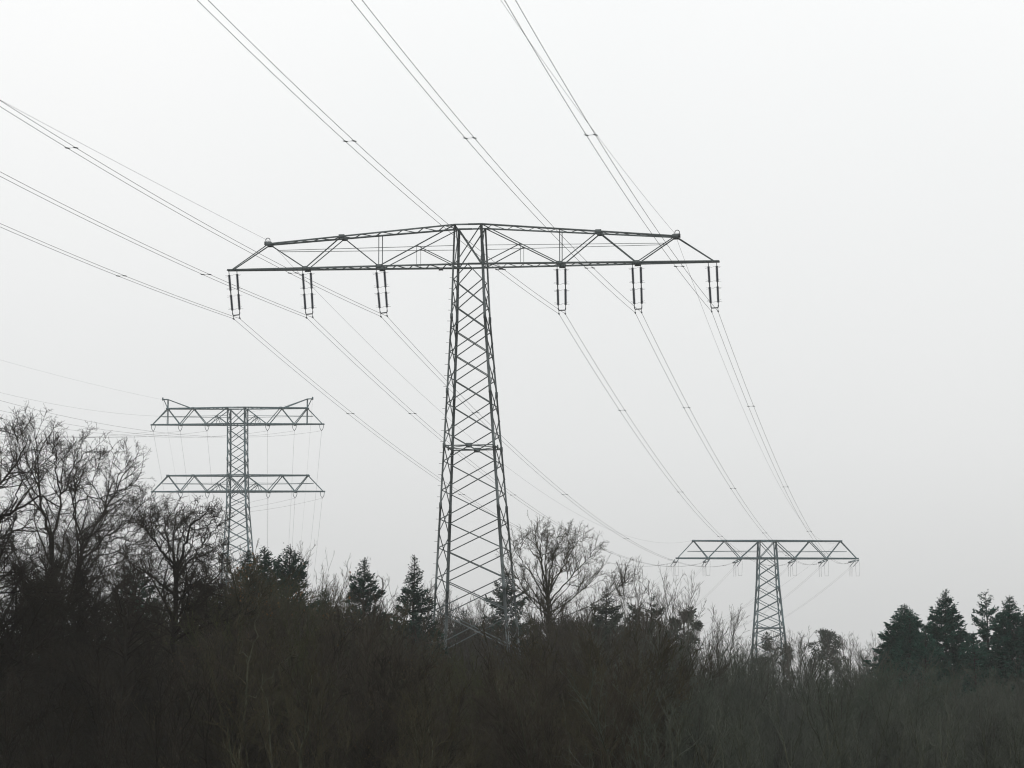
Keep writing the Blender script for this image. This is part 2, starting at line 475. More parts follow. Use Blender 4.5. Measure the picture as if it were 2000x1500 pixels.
# far pylon: tension insulators, jumper loops and the onward spans
pos = ['outer tip', 'arm middle', 'inner node']
nodes2 = [-18.1, -11.85, -5.45, 5.45, 11.85, 18.1]
nxt2 = []
for i, u in enumerate(nodes2):
    a = wp(MW2, (u + .06, 0, 38.55)); e = end_pts[i]
    side = 'near pylon side' if u < 0 else 'conifer row side'
    k = pos[i] if u < 0 else pos[5 - i]
    root = empty('tension_insulator', a, 0, f'slanting front insulator pair under the far pylon, {k}, {side}', 'insulator', 'slanting insulators on the far pylon')
    for s in (-.35, .35):
        o_ = np.array([s, 0, 0])
        n = 14; T = np.linspace(.08, .95, n * 2)
        P = np.array([[o_ + (e - a) * t for t in T]])
        m = MB(); m.tubes(P, np.array([[.10 if j % 2 else .05 for j in range(2 * n)]]), 6)
        m.tube([o_ * 1, o_ + (e - a) * .1], .05, 5)
        m.tube([o_ + (e - a) * .93, (e - a) + np.array([s * .6, 0, 0])], .05, 5)
        m.build('insulator_string', M['steel_pale'], root)
    m = MB(); m.box((e - a), .6, .12, .25); m.build('yoke_plate', M['dark_steel'], root)
    # onward direction: the line turns left beyond the far pylon
    nx = at(1150 + u * 6.2, 1246, 880.0); nxt2.append(nx)
    f = a + (nx - a) / np.linalg.norm(nx - a) * 6 - np.array([0, 0, .9])
    root = empty('tension_insulator', a, 0, f'faint rear insulator pair under the far pylon, {k}, {side}', 'insulator', 'rear insulators on the far pylon')
    for s in (-.35, .35):
        o_ = np.array([s, 0.2, 0]); n = 14; T = np.linspace(.08, .95, n * 2)
        m = MB(); m.tubes(np.array([[o_ + (f - a) * t for t in T]]), np.array([[.08 if j % 2 else .04 for j in range(2 * n)]]), 6)
        m.build('insulator_string', M['steel_pale'], root)
    # jumper loop from e to f, with hanging weights set
    root = empty('jumper_loop', a, 0, f'faint hanging jumper loop under the far pylon, {k}, {side}', 'power line', 'jumper loops under the far pylon')
    for s in (-.2, .2):
        m = MB()
        pts = [lerp(e, f, t) - a + np.array([s, 0, -4 * 2.4 * t * (1 - t)]) for t in np.linspace(0, 1, 24)]
        m.tube(np.array(pts), .013, 5); m.build('wire', M['wire'], root)
    m = MB()
    for s in (-.42, .42):
        m.tube([(s, 0, -.3), (s, 0, -1.5), (s * .8, 0, -3.2)], .018, 5)
    m.tube([(-.34, 0, -3.2), (.34, 0, -3.2)], .022, 5)
    m.build('jumper_support', M['wire'], root)
    root = empty('conductor_bundle', f, 0, f'faint double wire running on behind the far pylon, from its {k}, {side}', 'power line', 'double wires beyond the far pylon')
    for s in (-.2, .2):
        m = MB()
        m.tube(np.array([lerp(f, nx, t) - f + np.array([s, 0, -4 * 8.5 * t * (1 - t)]) for t in np.linspace(0, 1, 40)]), .012, 5)
        m.build('wire', M['wire'], root)
for u, nm in ((-14.7, 'near pylon side'), (14.7, 'outer side')):
    a = wp(MW2, (u, 0, 42.3)); nx = at(1150 + u * 6.2, 1222, 880.0)
    m = MB(); m.tube(np.array([lerp(a, nx, t) - np.array([0, 0, 4 * 7 * t * (1 - t)]) for t in np.linspace(0, 1, 40)]), .011, 5)
    tag(m.build('earth_wire', M['wire']), f'hair-thin earth wire leaving the top of the far pylon on its {nm}', 'power line', 'earth wires beyond the far pylon')

# two-level pylon: V insulators and its wires
QX, QY, DZ, SG, SE, PQ = -133.29, 129.7, 1.55, 16.7, 6.84, 3.99
Uq = np.array([math.cos(R(PQ)), -math.sin(R(PQ)), 0])
root = None
vproto = empty('insulator_set', (0, 0, 0))
for s in (-1, 1):
    m = MB(); n = 12
    T = np.linspace(0, 1, 2 * n)
    path = [np.array([s * (.40 - .28 * t ** 3), 0, -.0 - 1.05 * t]) for t in T]
    m.tubes(np.array([path]), np.array([[.075 if j % 2 else .045 for j in range(2 * n)]]), 6)
    m.build('insulator_string', M['steel_pale'], vproto)
m = MB(); m.tube([(-.14, 0, -1.03), (0, 0, -1.13), (.14, 0, -1.03)], .05, 5); m.tube([(0, -.25, -1.2), (0, .25, -1.2)], .06, 5)
m.build('yoke_plate', M['dark_steel'], vproto)
first = True
for lvl, arm in (('upper', arm3a), ('lower', arm3b)):
    for u in (-17.5, -11.87, -6.3, 6.3, 11.87, 17.5):
        w = arm['wb'] - .006 * u - .1
        o = vproto if first else copy_tree(vproto); first = False
        o.location = MW3 @ Vector((u + arm['axis'], 0, w)); o.rotation_euler = (0, 0, -R(PSI3))
        k = {17.5: 'outer tip', 11.87: 'middle node', 6.3: 'inner node'}[abs(u)]
        sd = 'beside the bare trees' if u < 0 else 'facing the near pylon'
        tag(o, f'U-shaped insulator pair, {lvl} arm of the two-level pylon, {k} {sd}', 'insulator', 'U-shaped insulators on the two-level pylon')
        p = wp(MW3, (u + arm['axis'], 0, w - 1.22))
        q = np.array([QX, QY, p[2] + DZ]) + Uq * u
        nx = np.array([-56.31 - 30 + u * .97, 925, p[2] - 24.0])
        pts = [lerp(q, p, t) - np.array([0, 0, 4 * SG * t * (1 - t)]) for t in np.linspace(0, 1, 70)]
        pts += [lerp(p, nx, t) - np.array([0, 0, 4 * 5.0 * t * (1 - t)]) for t in np.linspace(0, 1, 40)[1:]]
        m = MB(); m.tube(np.array(pts), .018, 5)
        tag(m.build('conductor_wire', M['wire'], None, True), f'faint single wire, {lvl} arm of the two-level pylon, {k} {sd}', 'power line', 'single wires on the two-level pylon')
for s, nm in ((-1, 'beside the bare trees'), (1, 'facing the near pylon')):
    u = s * 15.6
    p = wp(MW3, (u - .12, 0, 72.5)); q = np.array([QX, QY, p[2] + DZ]) + Uq * u
    S = SE if s < 0 else 22.0
    nx = np.array([-86.3 + u * .97, 925, p[2] - 24.0])
    pts = [lerp(q, p, t) - np.array([0, 0, 4 * S * t * (1 - t)]) for t in np.linspace(0, 1, 70)]
    pts += [lerp(p, nx, t) - np.array([0, 0, 4 * 4 * t * (1 - t)]) for t in np.linspace(0, 1, 40)[1:]]
    m = MB(); m.tube(np.array(pts), .011, 5)
    tag(m.build('earth_wire', M['wire'], None, True), f'hair-thin earth wire from the horn of the two-level pylon {nm}', 'power line', 'earth wires on the two-level pylon')


# ------------------------------------------------------------------ plants
def unit(v): return v / (np.linalg.norm(v, axis=-1, keepdims=True) + 1e-9)


def children(rng, P, Rr, dens, tmin, ang, ratio, npt, up, wig, rmax, rmin, lmin, lmax, taper=.25, endbias=1.0):
    """one more order of branching: P (m,n,3) parent paths, Rr (m,n) radii"""
    m, n, _ = P.shape
    L = np.linalg.norm(np.diff(P, axis=1), axis=2).sum(1)
    cnt = np.maximum(1, rng.poisson(np.maximum(.2, L * dens)))
    idx = np.repeat(np.arange(m), cnt)
    k = len(idx)
    t = tmin + (1 - tmin) * rng.random(k) ** endbias
    x = t * (n - 1); i = np.minimum(x.astype(int), n - 2); f = (x - i)[:, None]
    a, b = P[idx, i], P[idx, i + 1]
    p = a * (1 - f) + b * f
    tan = unit(b - a)
    pr = Rr[idx, i] * (1 - f[:, 0]) + Rr[idx, i + 1] * f[:, 0]
    rv = unit(rng.normal(size=(k, 3)))
    perp = unit(rv - tan * (rv * tan).sum(1, keepdims=True))
    A = (ang + rng.normal(size=k) * .22)[:, None]
    d = unit(tan * np.cos(A) + perp * np.sin(A) + np.array([0, 0, up]) * .6)
    Lc = np.clip(L[idx] * ratio * (1.15 - .75 * t) * rng.uniform(.55, 1.3, k), lmin, lmax)
    r0 = np.clip(np.minimum(pr * .72, Lc * .016 + .003), rmin, rmax)
    Q = np.zeros((k, npt, 3)); Q[:, 0] = p
    for j in range(1, npt):
        d = unit(d + rng.normal(size=(k, 3)) * wig + np.array([0, 0, up]) * .22)
        Q[:, j] = Q[:, j - 1] + d * (Lc / (npt - 1))[:, None]
    Rq = r0[:, None] * np.linspace(1, taper, npt)[None, :]
    return Q, np.maximum(Rq, rmin * .6)


def resample(pts, n, rng=None, jit=0.0):
    pts = np.asarray(pts, float)
    s = np.r_[0, np.cumsum(np.linalg.norm(np.diff(pts, axis=0), axis=1))]
    t = np.linspace(0, s[-1], n)
    q = np.stack([np.interp(t, s, pts[:, k]) for k in range(3)], 1)
    if n > 6:                                            # soften the corners
        for _ in range(2): q[1:-1] = .25 * q[:-2] + .5 * q[1:-1] + .25 * q[2:]
    if rng is not None: q[1:-1] += rng.normal(size=(n - 2, 3)) * jit
    return q


def leaves(mb, rng, Q, frac, size, mi):
    """small leaf-sized faces at twig ends"""
    k = len(Q); q = Q[:, -1]                             # leaves left in clusters, bare twigs between
    cl = np.sin(q[:, 0] * 2.9 + 1.3) * np.sin(q[:, 1] * 2.6 + .4) * np.sin(q[:, 2] * 2.2 + .9)
    sel = rng.random(k) < frac * np.clip(cl * 5, 0, 2.2)
    p = Q[sel, -1]; n = len(p)
    if n == 0: return
    a = unit(rng.normal(size=(n, 3))) * (size * rng.uniform(.6, 1.3, n))[:, None]
    b = unit(np.cross(a, rng.normal(size=(n, 3)))) * (size * .6 * rng.uniform(.6, 1.2, n))[:, None]
    V = np.stack([p - a * .1, p + a * .5 + b, p + a * 1.1, p + a * .5 - b], 1).reshape(-1, 3)
    mb.add(V, np.arange(4 * n).reshape(n, 4), mi)


def bare_tree(name, base, limbs, seed, bark, twig, dens=(3.6, 5.0, 7.5, 8.0), ang=.75, up=.10, twig_r=.007, leaf=None, orders=4,
              label=None, cat='tree', group=None, ratio=(.46, .45, .48, .5), wig=.17, lmax=(4.0, 1.9, .9, .45), tmin=.25, lf=.62):
    """limbs: (list of world points, r0, r1); points relative to base"""
    rng = np.random.default_rng(seed)
    base = np.asarray(base, float)
    root = empty(name, base, 0, label, cat, group)
    N = 14
    LP = np.stack([resample(np.asarray(p) - base, N, rng, .04) for p, _, _ in limbs])
    LR = np.stack([np.linspace(a, b, N) * lf for _, a, b in limbs])
    t = MB(); t.tubes(LP, LR, 7); t.build('trunk', bark, root, smooth=True)
    c = MB()
    Pn, Rn = LP, LR
    for o in range(orders):
        npt = (7, 5, 4, 3, 3)[o]
        Pn, Rn = children(rng, Pn, Rn, dens[o], (tmin, .12, .1, .1, .1)[o], ang + (0, .05, .1, .1, .1)[o], ratio[o], npt, up * (1, .8, .5, .4, .3)[o],
                          wig * (1, 1.15, 1.2, 1.2, 1)[o], (.09, .03, .013, .009, .007)[o], twig_r * (2.2, 1.5, 1.15, 1.0, .9)[o],
                          (.4, .25, .15, .1, .1)[o], lmax[o], endbias=(.85, .9, .9, 1, 1)[o])
        c.tubes(Pn, Rn, (5, 4, 3, 3, 3)[o], 0)
    if leaf:
        leaves(c, rng, Pn, leaf[1], leaf[2], 1)
    c.build('crown', [twig] + ([leaf[0]] if leaf else []), root)
    return root


def shrub_proto(seed, H, twig, leaf=None, stems=9, spread=.35, dens=(3.6, 5.5, 8.0), twig_r=.006):
    """several stems from one stool, dense upright twigs, a few withered leaves"""
    rng = np.random.default_rng(seed)
    root = empty('bare_shrub', (0, 0, 0))
    lp, lr = [], []
    for i in range(stems):
        a = rng.uniform(0, 2 * math.pi); r = rng.uniform(.0, .5); h = H * rng.uniform(.62, 1.0)
        d = rng.uniform(.1, spread) * h
        p0 = np.array([r * math.cos(a), r * math.sin(a), -.1])
        p1 = p0 + np.array([d * .35 * math.cos(a), d * .35 * math.sin(a), h * .5])
        p2 = p0 + np.array([d * math.cos(a + .3), d * math.sin(a + .3), h])
        lp.append(resample([p0, p1, p2], 10, rng, .05)); r0 = rng.uniform(.025, .055); lr.append(np.linspace(r0, .008, 10))
    LP, LR = np.array(lp), np.array(lr)
    s = MB(); s.tubes(LP, LR, 5); s.build('stems', twig[0], root)
    c = MB(); Pn, Rn = LP, LR
    for o in range(3):
        Pn, Rn = children(rng, Pn, Rn, dens[o], (.12, .1, .1)[o], (.48, .55, .65)[o], (.40, .44, .5)[o], (6, 4, 3)[o], (.30, .20, .12)[o], .13,
                          (.02, .012, .008)[o], twig_r * (1.6, 1.2, 1.0)[o], (.35, .22, .14)[o], (2.2, 1.0, .5)[o])
        c.tubes(Pn, Rn, (4, 3, 3)[o], 0)
    if leaf: leaves(c, rng, Pn, leaf[1], leaf[2], 1)
    c.build('twigs', [twig[1]] + ([leaf[0]] if leaf else []), root)
    return root


def spruce(name, H, Rb, seed, needle, z0=.08, power=.8, droop=.25, lift=.35, nb=7, gap=.34, irregular=.2, tops=1, spray=.30, label=None, group=None, thin=1.0):
    rng = np.random.default_rng(seed)
    root = empty(name, (0, 0, 0), rng.uniform(0, 6), label, 'tree', group)
    t = MB(); c = MB()
    for k in range(tops):
        ox, oy = (0, 0) if k == 0 else (Rb * .42 * math.cos(k * 2.4 + seed), Rb * .42 * math.sin(k * 2.4 + seed))
        h = H * (1 if k == 0 else rng.uniform(.8, .9))
        zz = np.linspace(0, h, 12)
        axis = np.stack([ox * np.minimum(1, zz / (h * .5)) + .05 * np.sin(zz * .7 + seed), oy * np.minimum(1, zz / (h * .5)) + .05 * np.cos(zz * .6), zz], 1)
        t.tube(axis, np.linspace(.018 * h, .012, 12), 7)
        P, B = [], []
        z = h * z0
        while z < h * .985:
            fr = z / h
            R0 = Rb * (1 if k == 0 else .7) * (1 - fr) ** power + .05
            n = max(3, int(nb * (.6 + .4 * (1 - fr))))
            a0 = rng.uniform(0, 6.28)
            env = rng.uniform(1 - irregular, 1 + irregular)
            for i in range(n):
                if rng.random() > thin: continue
                a = a0 + 6.283 * i / n + rng.normal() * .25
                L = R0 * env * rng.uniform(1 - irregular * 1.3, 1 + irregular)
                s = np.linspace(0, 1, 6)
                el = lerp(-droop, lift, max(0, (fr - .5) * 2)) + rng.normal() * .08
                dz = L * (el * s + .32 * s * s - .12 * s)
                cx = np.interp(z, zz, axis[:, 0]); cy = np.interp(z, zz, axis[:, 1])
                b = np.stack([cx + L * s * math.cos(a + .1 * s[-1]), cy + L * s * math.sin(a), z + dz + rng.normal() * .08], 1)
                B.append(b)
            z += gap * rng.uniform(.7, 1.3) * (1 if fr < .8 else .7)
        B = np.array(B)
        c.tubes(B, np.broadcast_to(np.linspace(.03, .008, 6), B.shape[:2]), 3, 1)
        # needle sprays along each branch
        Lb = np.linalg.norm(B[:, -1] - B[:, 0], axis=1)
        cnt = np.maximum(12, (Lb * 62).astype(int)); idx = np.repeat(np.arange(len(B)), cnt); n = len(idx)
        tt = .12 + .88 * rng.random(n) ** .75; x = tt * 5; i = np.minimum(x.astype(int), 4); f = (x - i)[:, None]
        p = B[idx, i] * (1 - f) + B[idx, i + 1] * f + rng.normal(size=(n, 3)) * np.array([.06, .06, .09])
        tan = unit(B[idx, i + 1] - B[idx, i])
        side = unit(np.cross(tan, np.array([0, 0, 1.0]))) * rng.choice([-1, 1], n)[:, None]
        d = unit(tan * .8 + side * rng.uniform(.1, 1.0, n)[:, None] + rng.normal(size=(n, 3)) * .28 + np.array([0, 0, -.12]))
        ln = (spray * rng.uniform(.55, 1.25, n) * np.clip(.28 + Lb[idx] * .5, .3, 1.05))[:, None]
        w = unit(np.cross(d, rng.normal(size=(n, 3)))) * ln * .2
        V = np.stack([p, p + d * ln * .45 + w, p + d * ln, p + d * ln * .45 - w], 1).reshape(-1, 3)
        c.add(V, np.arange(4 * n).reshape(n, 4), 0)
    t.build('trunk', M['bark_dark'], root, smooth=True)
    c.build('crown', [needle, M['bark_dark']], root)
    return root


def pine(name, H, seed, needle, R0=2.6, z0=.35, n=15, label=None, group=None, clump=.42, up=.5):
    rng = np.random.default_rng(seed)
    root = empty(name, (0, 0, 0), 0, label, 'tree', group)
    t = MB(); c = MB()
    zz = np.linspace(0, H, 12)
    axis = np.stack([.15 * np.sin(zz * .5 + seed), .15 * np.cos(zz * .4 + seed), zz], 1)
    t.tube(axis, np.linspace(.16, .02, 12), 7)
    cl = []
    for i in range(n):
        fr = z0 + (1 - z0) * (i + rng.random()) / n; z = H * fr
        L = R0 * (1.1 - fr) ** .6 * rng.uniform(.45, 1.15); a = i * 2.4 + rng.normal() * .5
        s = np.linspace(0, 1, 6)
        c0 = np.array([np.interp(z, zz, axis[:, 0]), np.interp(z, zz, axis[:, 1]), z])
        b = c0 + np.stack([L * s * math.cos(a), L * s * math.sin(a), L * (up * s * s + .1 * s)], 1)
        b[1:] += rng.normal(size=(5, 3)) * .07
        t.tube(b, np.linspace(.05, .012, 6), 4)
        for q in (.55, .72, .88, 1.0): cl.append(b[0] * (1 - q) + b[-1] * q + rng.normal(size=3) * .18)
    cl.append(axis[-1]); cl = np.array(cl)
    per = 75
    cen = np.repeat(cl, per, 0); N = len(cen)
    d = unit(rng.normal(size=(N, 3)) + np.array([0, 0, .35]))
    p = cen + d * (clump * rng.random(N) ** .6 * rng.uniform(.5, 1, N))[:, None] * np.array([1, 1, .65])
    ln = rng.uniform(.16, .34, N)[:, None]; w = unit(np.cross(d, rng.normal(size=(N, 3)))) * ln * .14
    V = np.stack([p, p + d * ln * .5 + w, p + d * ln, p + d * ln * .5 - w], 1).reshape(-1, 3)
    c.add(V, np.arange(4 * N).reshape(N, 4), 0)
    t.build('trunk', M['bark_dark'], root, smooth=True); c.build('crown', needle, root)
    return root


def L(px_pts, Y, r0, r1, dy=0.0):
    """a limb followed in the photograph at distance Y, leaning dy metres in depth over its length"""
    n = len(px_pts)
    return ([at(x, y, Y + dy * i / max(1, n - 1)) for i, (x, y) in enumerate(px_pts)], r0, r1)


def ground_at(px, Y): return np.array([(px - 1000) / F * Y / (cP * 1.0), Y, 0.0])


# big bare trees on the left ------------------------------------------------
Y = 86
b = at(108, 1200, Y); b = np.array([b[0], b[1], 0])
bare_tree('bare_tree', b, [
    ([b, at(108, 1330, Y), at(106, 1200, Y), at(99, 1062, Y)], .19, .13),
    L([(99, 1062), (88, 1010), (72, 960), (76, 908), (70, 868), (66, 834)], Y, .11, .02, -1.5),
    L([(99, 1062), (112, 1010), (120, 965), (150, 900), (178, 880)], Y, .10, .02, 2),
    L([(88, 1010), (50, 960), (30, 900), (32, 862), (30, 830)], Y, .06, .015, 2.5),
    L([(120, 965), (105, 910), (112, 886), (102, 862)], Y, .06, .015, -2),
    L([(103, 1110), (150, 1075), (190, 1040), (215, 1000)], Y, .05, .015, -3),
    L([(104, 1130), (60, 1090), (30, 1070), (5, 1062)], Y, .06, .015, -2),
    L([(106, 1180), (70, 1150), (30, 1160), (-10, 1190)], Y, .05, .015, 2),
], 11, M['bark_dark'], M['twig_dark'], label='tall bare tree at the left edge with a dense twiggy crown', group='large bare trees', lf=.46, ang=.7, up=.14, dens=(4.3, 5.4, 7.6, 8.0), twig_r=.0046)
Y = 78
b = at(-40, 1200, Y); b = np.array([b[0], b[1], 0])
bare_tree('bare_tree', b, [
    ([b, at(-46, 1300, Y), at(-42, 1150, Y), at(-40, 1030, Y)], .24, .17),
    L([(-40, 1030), (0, 1008), (50, 985), (80, 968), (105, 975), (122, 1000)], Y, .11, .02, -2),
    L([(-40, 1030), (-20, 960), (10, 930), (50, 875), (60, 845)], Y, .11, .02, 2),
    L([(-40, 1060), (0, 1055), (35, 1030), (70, 1040), (110, 1030)], Y, .08, .015, 2),
    L([(-40, 1140), (10, 1120), (45, 1110), (75, 1085), (90, 1090)], Y, .07, .015, -2),
    L([(-42, 1170), (20, 1158), (80, 1155), (130, 1160)], Y, .06, .02, -2),
    L([(-40, 1030), (-60, 950), (-40, 895), (-20, 850)], Y, .11, .02, 1),
    L([(20, 1000), (40, 940), (95, 900), (110, 870)], Y, .05, .012, -1),
], 12, M['bark_dark'], M['twig_dark'], label='bare tree standing mostly outside the left edge, its heavy limbs reaching in', group='large bare trees', lf=.46, ang=.7, up=.10, dens=(4.3, 5.4, 7.6, 8.0), twig_r=.0046)
Y = 90
b = at(150, 1200, Y); b = np.array([b[0], b[1], 0])
bare_tree('bare_tree', b, [
    ([b, at(146, 1330, Y), at(152, 1200, Y), at(157, 1130, Y), at(160, 1070, Y)], .20, .13),
    L([(160, 1070), (185, 1030), (208, 990), (226, 955), (243, 930), (258, 890)], Y, .10, .02, 2),
    L([(160, 1070), (152, 1020), (140, 985), (148, 940), (150, 900), (146, 880)], Y, .09, .02, -2),
    L([(157, 1100), (190, 1065), (225, 1040), (262, 1005), (285, 970)], Y, .08, .015, -2),
    L([(226, 955), (232, 920), (222, 890), (215, 872)], Y, .04, .012, 1),
    L([(208, 990), (180, 950), (192, 915), (196, 888)], Y, .05, .012, 2),
    L([(155, 1140), (180, 1095), (220, 1080), (262, 1062), (300, 1060)], Y, .07, .015, 2),
    L([(140, 985), (170, 975), (205, 968), (245, 955), (278, 940)], Y, .05, .012, -3),
    L([(152, 1180), (120, 1140), (128, 1100), (118, 1060)], Y, .05, .015, 2),
    L([(155, 1150), (195, 1115), (245, 1092), (295, 1075), (330, 1040)], Y, .05, .015, -2),
    L([(160, 1090), (205, 1060), (262, 1040), (310, 1015)], Y, .05, .015, 2),
], 13, M['bark_dark'], M['twig_dark'], label='bare tree with a forked trunk whose slanting limb ends in a rounded fan of twigs', group='large bare trees', lf=.46, ang=.68, up=.14, dens=(4.3, 5.4, 7.6, 8.0), twig_r=.0046)
Y = 84
b = at(345, 1200, Y); b = np.array([b[0], b[1], 0])
bare_tree('bare_tree', b, [
    ([b, at(342, 1330, Y), at(340, 1200, Y), at(346, 1110, Y)], .24, .16),
    L([(346, 1110), (362, 1060), (372, 1030), (395, 1010), (408, 992)], Y, .11, .03, -1),
    L([(346, 1110), (330, 1060), (322, 1020), (335, 1000)], Y, .10, .03, 2),
    L([(346, 1110), (300, 1060), (285, 1030), (272, 1005)], Y, .09, .03, -2),
    L([(346, 1130), (380, 1085), (400, 1055), (426, 1025)], Y, .08, .02, 2),
    L([(340, 1180), (370, 1150), (405, 1115), (440, 1095)], Y, .07, .02, -2),
    L([(342, 1160), (300, 1130), (260, 1110), (238, 1080)], Y, .08, .02, 1),
    L([(362, 1060), (350, 1030), (362, 1008)], Y, .05, .02, 2),
    L([(380, 1085), (415, 1075), (440, 1062)], Y, .05, .015, 1),
    L([(330, 1060), (305, 1030), (300, 1004)], Y, .05, .015, -2),
    L([(372, 1030), (388, 1040), (412, 1020), (428, 1000)], Y, .05, .015, 2),
    L([(340, 1200), (290, 1180), (240, 1150), (210, 1110)], Y, .07, .02, -3),
], 14, M['bark_dark'], M['twig_dark'], label='gnarled thick-limbed bare tree overlapping the foot of the two-level pylon', group='large bare trees', lf=.46, ang=.85, up=.05, wig=.2,
    twig_r=.0055, dens=(5.0, 6.4, 8.5, 8.5), ratio=(.44, .44, .48, .5))
Y = 94
b = at(466, 1260, Y); b = np.array([b[0], b[1], 0])
bare_tree('bare_tree', b, [
    ([b, at(464, 1330, Y), at(466, 1240, Y), at(470, 1190, Y)], .15, .10),
    L([(470, 1190), (462, 1150), (450, 1126), (446, 1106)], Y, .06, .012, 1),
    L([(470, 1190), (482, 1145), (500, 1124), (505, 1108)], Y, .06, .012, -1),
    L([(468, 1210), (440, 1175), (415, 1150), (402, 1120)], Y, .05, .012, 1),
    L([(468, 1215), (510, 1180), (545, 1150), (560, 1125)], Y, .05, .012, -1),
    L([(470, 1190), (474, 1146), (472, 1116)], Y, .05, .012, 2),
    L([(467, 1230), (520, 1215), (570, 1185), (600, 1160)], Y, .05, .012, 1),
    L([(467, 1235), (420, 1215), (385, 1190)], Y, .05, .012, 1)],
    15, M['bark_green'], M['twig_brown'], leaf=(M['leaf_orange'], .10, .06), group='large bare trees', lf=.46, ang=.62, up=.14, twig_r=.005, dens=(4.6, 6, 8.5, 8.5),
    label='brown bare tree with a few orange leaves before the foot of the two-level pylon')
Y = 74
b = at(238, 1300, Y); b = np.array([b[0], b[1], 0])
bare_tree('bare_tree', b, [
    ([b, at(236, 1380, Y), at(240, 1290, Y), at(246, 1220, Y)], .12, .08),
    L([(246, 1220), (262, 1170), (290, 1130), (300, 1095)], Y, .06, .012, 1),
    L([(246, 1220), (232, 1170), (206, 1130), (196, 1100)], Y, .06, .012, -1),
    L([(243, 1250), (290, 1225), (330, 1215), (372, 1228)], Y, .05, .012, 1),
    L([(242, 1260), (200, 1225), (160, 1210)], Y, .05, .012, 1),
    L([(246, 1220), (250, 1160), (244, 1110)], Y, .05, .012, 2)],
    16, M['bark_dark'], M['twig_dark'], group='large bare trees', lf=.46, ang=.7, up=.12, twig_r=.0046, dens=(4.2, 5.4, 7.6, 8.0),
    label='low spreading bare tree under the fan of the forked tree')
# the fan-shaped bare tree right of the near pylon
Y = 150
b = at(1068, 1300, Y); b = np.array([b[0], b[1], 0])
bare_tree('bare_tree', b, [
    ([b, at(1070, 1330, Y), at(1070, 1200, Y), at(1069, 1150, Y)], .22, .17),
    L([(1069, 1150), (1058, 1100), (1048, 1060), (1046, 1045), (1044, 1022)], Y, .09, .015, 1),
    L([(1069, 1150), (1078, 1095), (1089, 1068), (1093, 1044)], Y, .09, .015, -1),
    L([(1070, 1165), (1098, 1110), (1120, 1072), (1130, 1046)], Y, .08, .015, 2),
    L([(1070, 1180), (1110, 1130), (1146, 1096), (1164, 1070)], Y, .08, .015, -2),
    L([(1068, 1175), (1038, 1120), (1013, 1085), (1001, 1062)], Y, .08, .015, -2),
    L([(1069, 1150), (1066, 1090), (1069, 1060), (1070, 1036)], Y, .08, .015, 2),
    L([(1066, 1190), (1022, 1155), (1005, 1110), (1000, 1080)], Y, .07, .015, 2),
    L([(1072, 1200), (1110, 1175), (1150, 1140), (1176, 1110)], Y, .07, .015, 2),
    L([(1088, 1050), (1106, 1048), (1112, 1034)], Y, .04, .012, -2),
    L([(1058, 1100), (1032, 1070), (1028, 1046)], Y, .05, .012, 2),
    L([(1072, 1210), (1120, 1200), (1160, 1180), (1205, 1150), (1225, 1132)], Y, .045, .01, -3),
    L([(1118, 1060), (1140, 1056), (1150, 1044)], Y, .04, .012, 1),
    L([(1058, 1100), (1055, 1066), (1060, 1036)], Y, .05, .012, -2),
    L([(1015, 1075), (1018, 1062), (1022, 1048)], Y, .04, .012, -1),
], 21, M['bark_green'], M['twig_brown'], label='fan-shaped bare tree beside the foot of the near pylon', group='large bare trees', ang=.48, up=.22,
    dens=(4.6, 5.4, 7.8, 8.0), lmax=(2.4, 1.5, .8, .4), twig_r=.0045, lf=.55)

# slender bare trees: prototypes then copies ----------------------------------
def slender(seed, H, label, group, twig, bark, spread=.22, leaf=None):
    rng = np.random.default_rng(seed)
    top = np.array([rng.normal() * .3, rng.normal() * .3, H])
    limbs = [([np.zeros(3), np.array([.05, 0, H * .5]), top], .09, .012)]
    for i in range(9):
        z = H * (.32 + .055 * i); a = i * 2.4 + rng.normal() * .3; d = H * spread * rng.uniform(.5, 1.0)
        p = np.array([.05 * z / H, 0, z])
        limbs.append(([p, p + np.array([d * .5 * math.cos(a), d * .5 * math.sin(a), d * .9]), p + np.array([d * .85 * math.cos(a), d * .85 * math.sin(a), d * 2.1])], .035, .008))
    return bare_tree('bare_tree', (0, 0, 0), limbs, seed, bark, twig, dens=(2.2, 3.8, 5.0), orders=3, ang=.42, up=.2, wig=.09, twig_r=.005, label=label, group=group,
                     lmax=(1.8, .9, .45), leaf=leaf)


def built_top(o, q=99.7):
    c = next(ch for ch in o.children if ch.name.startswith(('crown', 'twigs')))
    a = np.empty(len(c.data.vertices) * 3, np.float32); c.data.vertices.foreach_get('co', a)
    return float(np.percentile(a[2::3], q))


def place(o, px, ytop, Y, H, rz=None, wide=1.0):
    """stand o (built H metres tall) on the ground so that its top reaches the height seen in the photo"""
    top = at(px, ytop, Y)
    s = top[2] / H
    o.location = (top[0], Y, 0)
    o.scale = (s * wide, s * wide, s)
    if rz is not None: o.rotation_euler = (0, 0, rz)
    return s


rnd = random.Random(5)
SL = [slender(31 + k, 12, None, None, M['twig_pale'], M['bark_brown'], .20 + .03 * k) for k in range(3)]
used = [False] * 3
SLH = [built_top(o) for o in SL]


def put_slender(k, px, yt, Y, label, group=None, wide=1.0):
    o = SL[k]
    if used[k]: o = copy_tree(o)
    used[k] = True
    for key in ('group',):
        if key in o: del o[key]
    tag(o, label, 'tree', group)
    place(o, px, yt, Y, SLH[k], rnd.uniform(0, 6), wide)


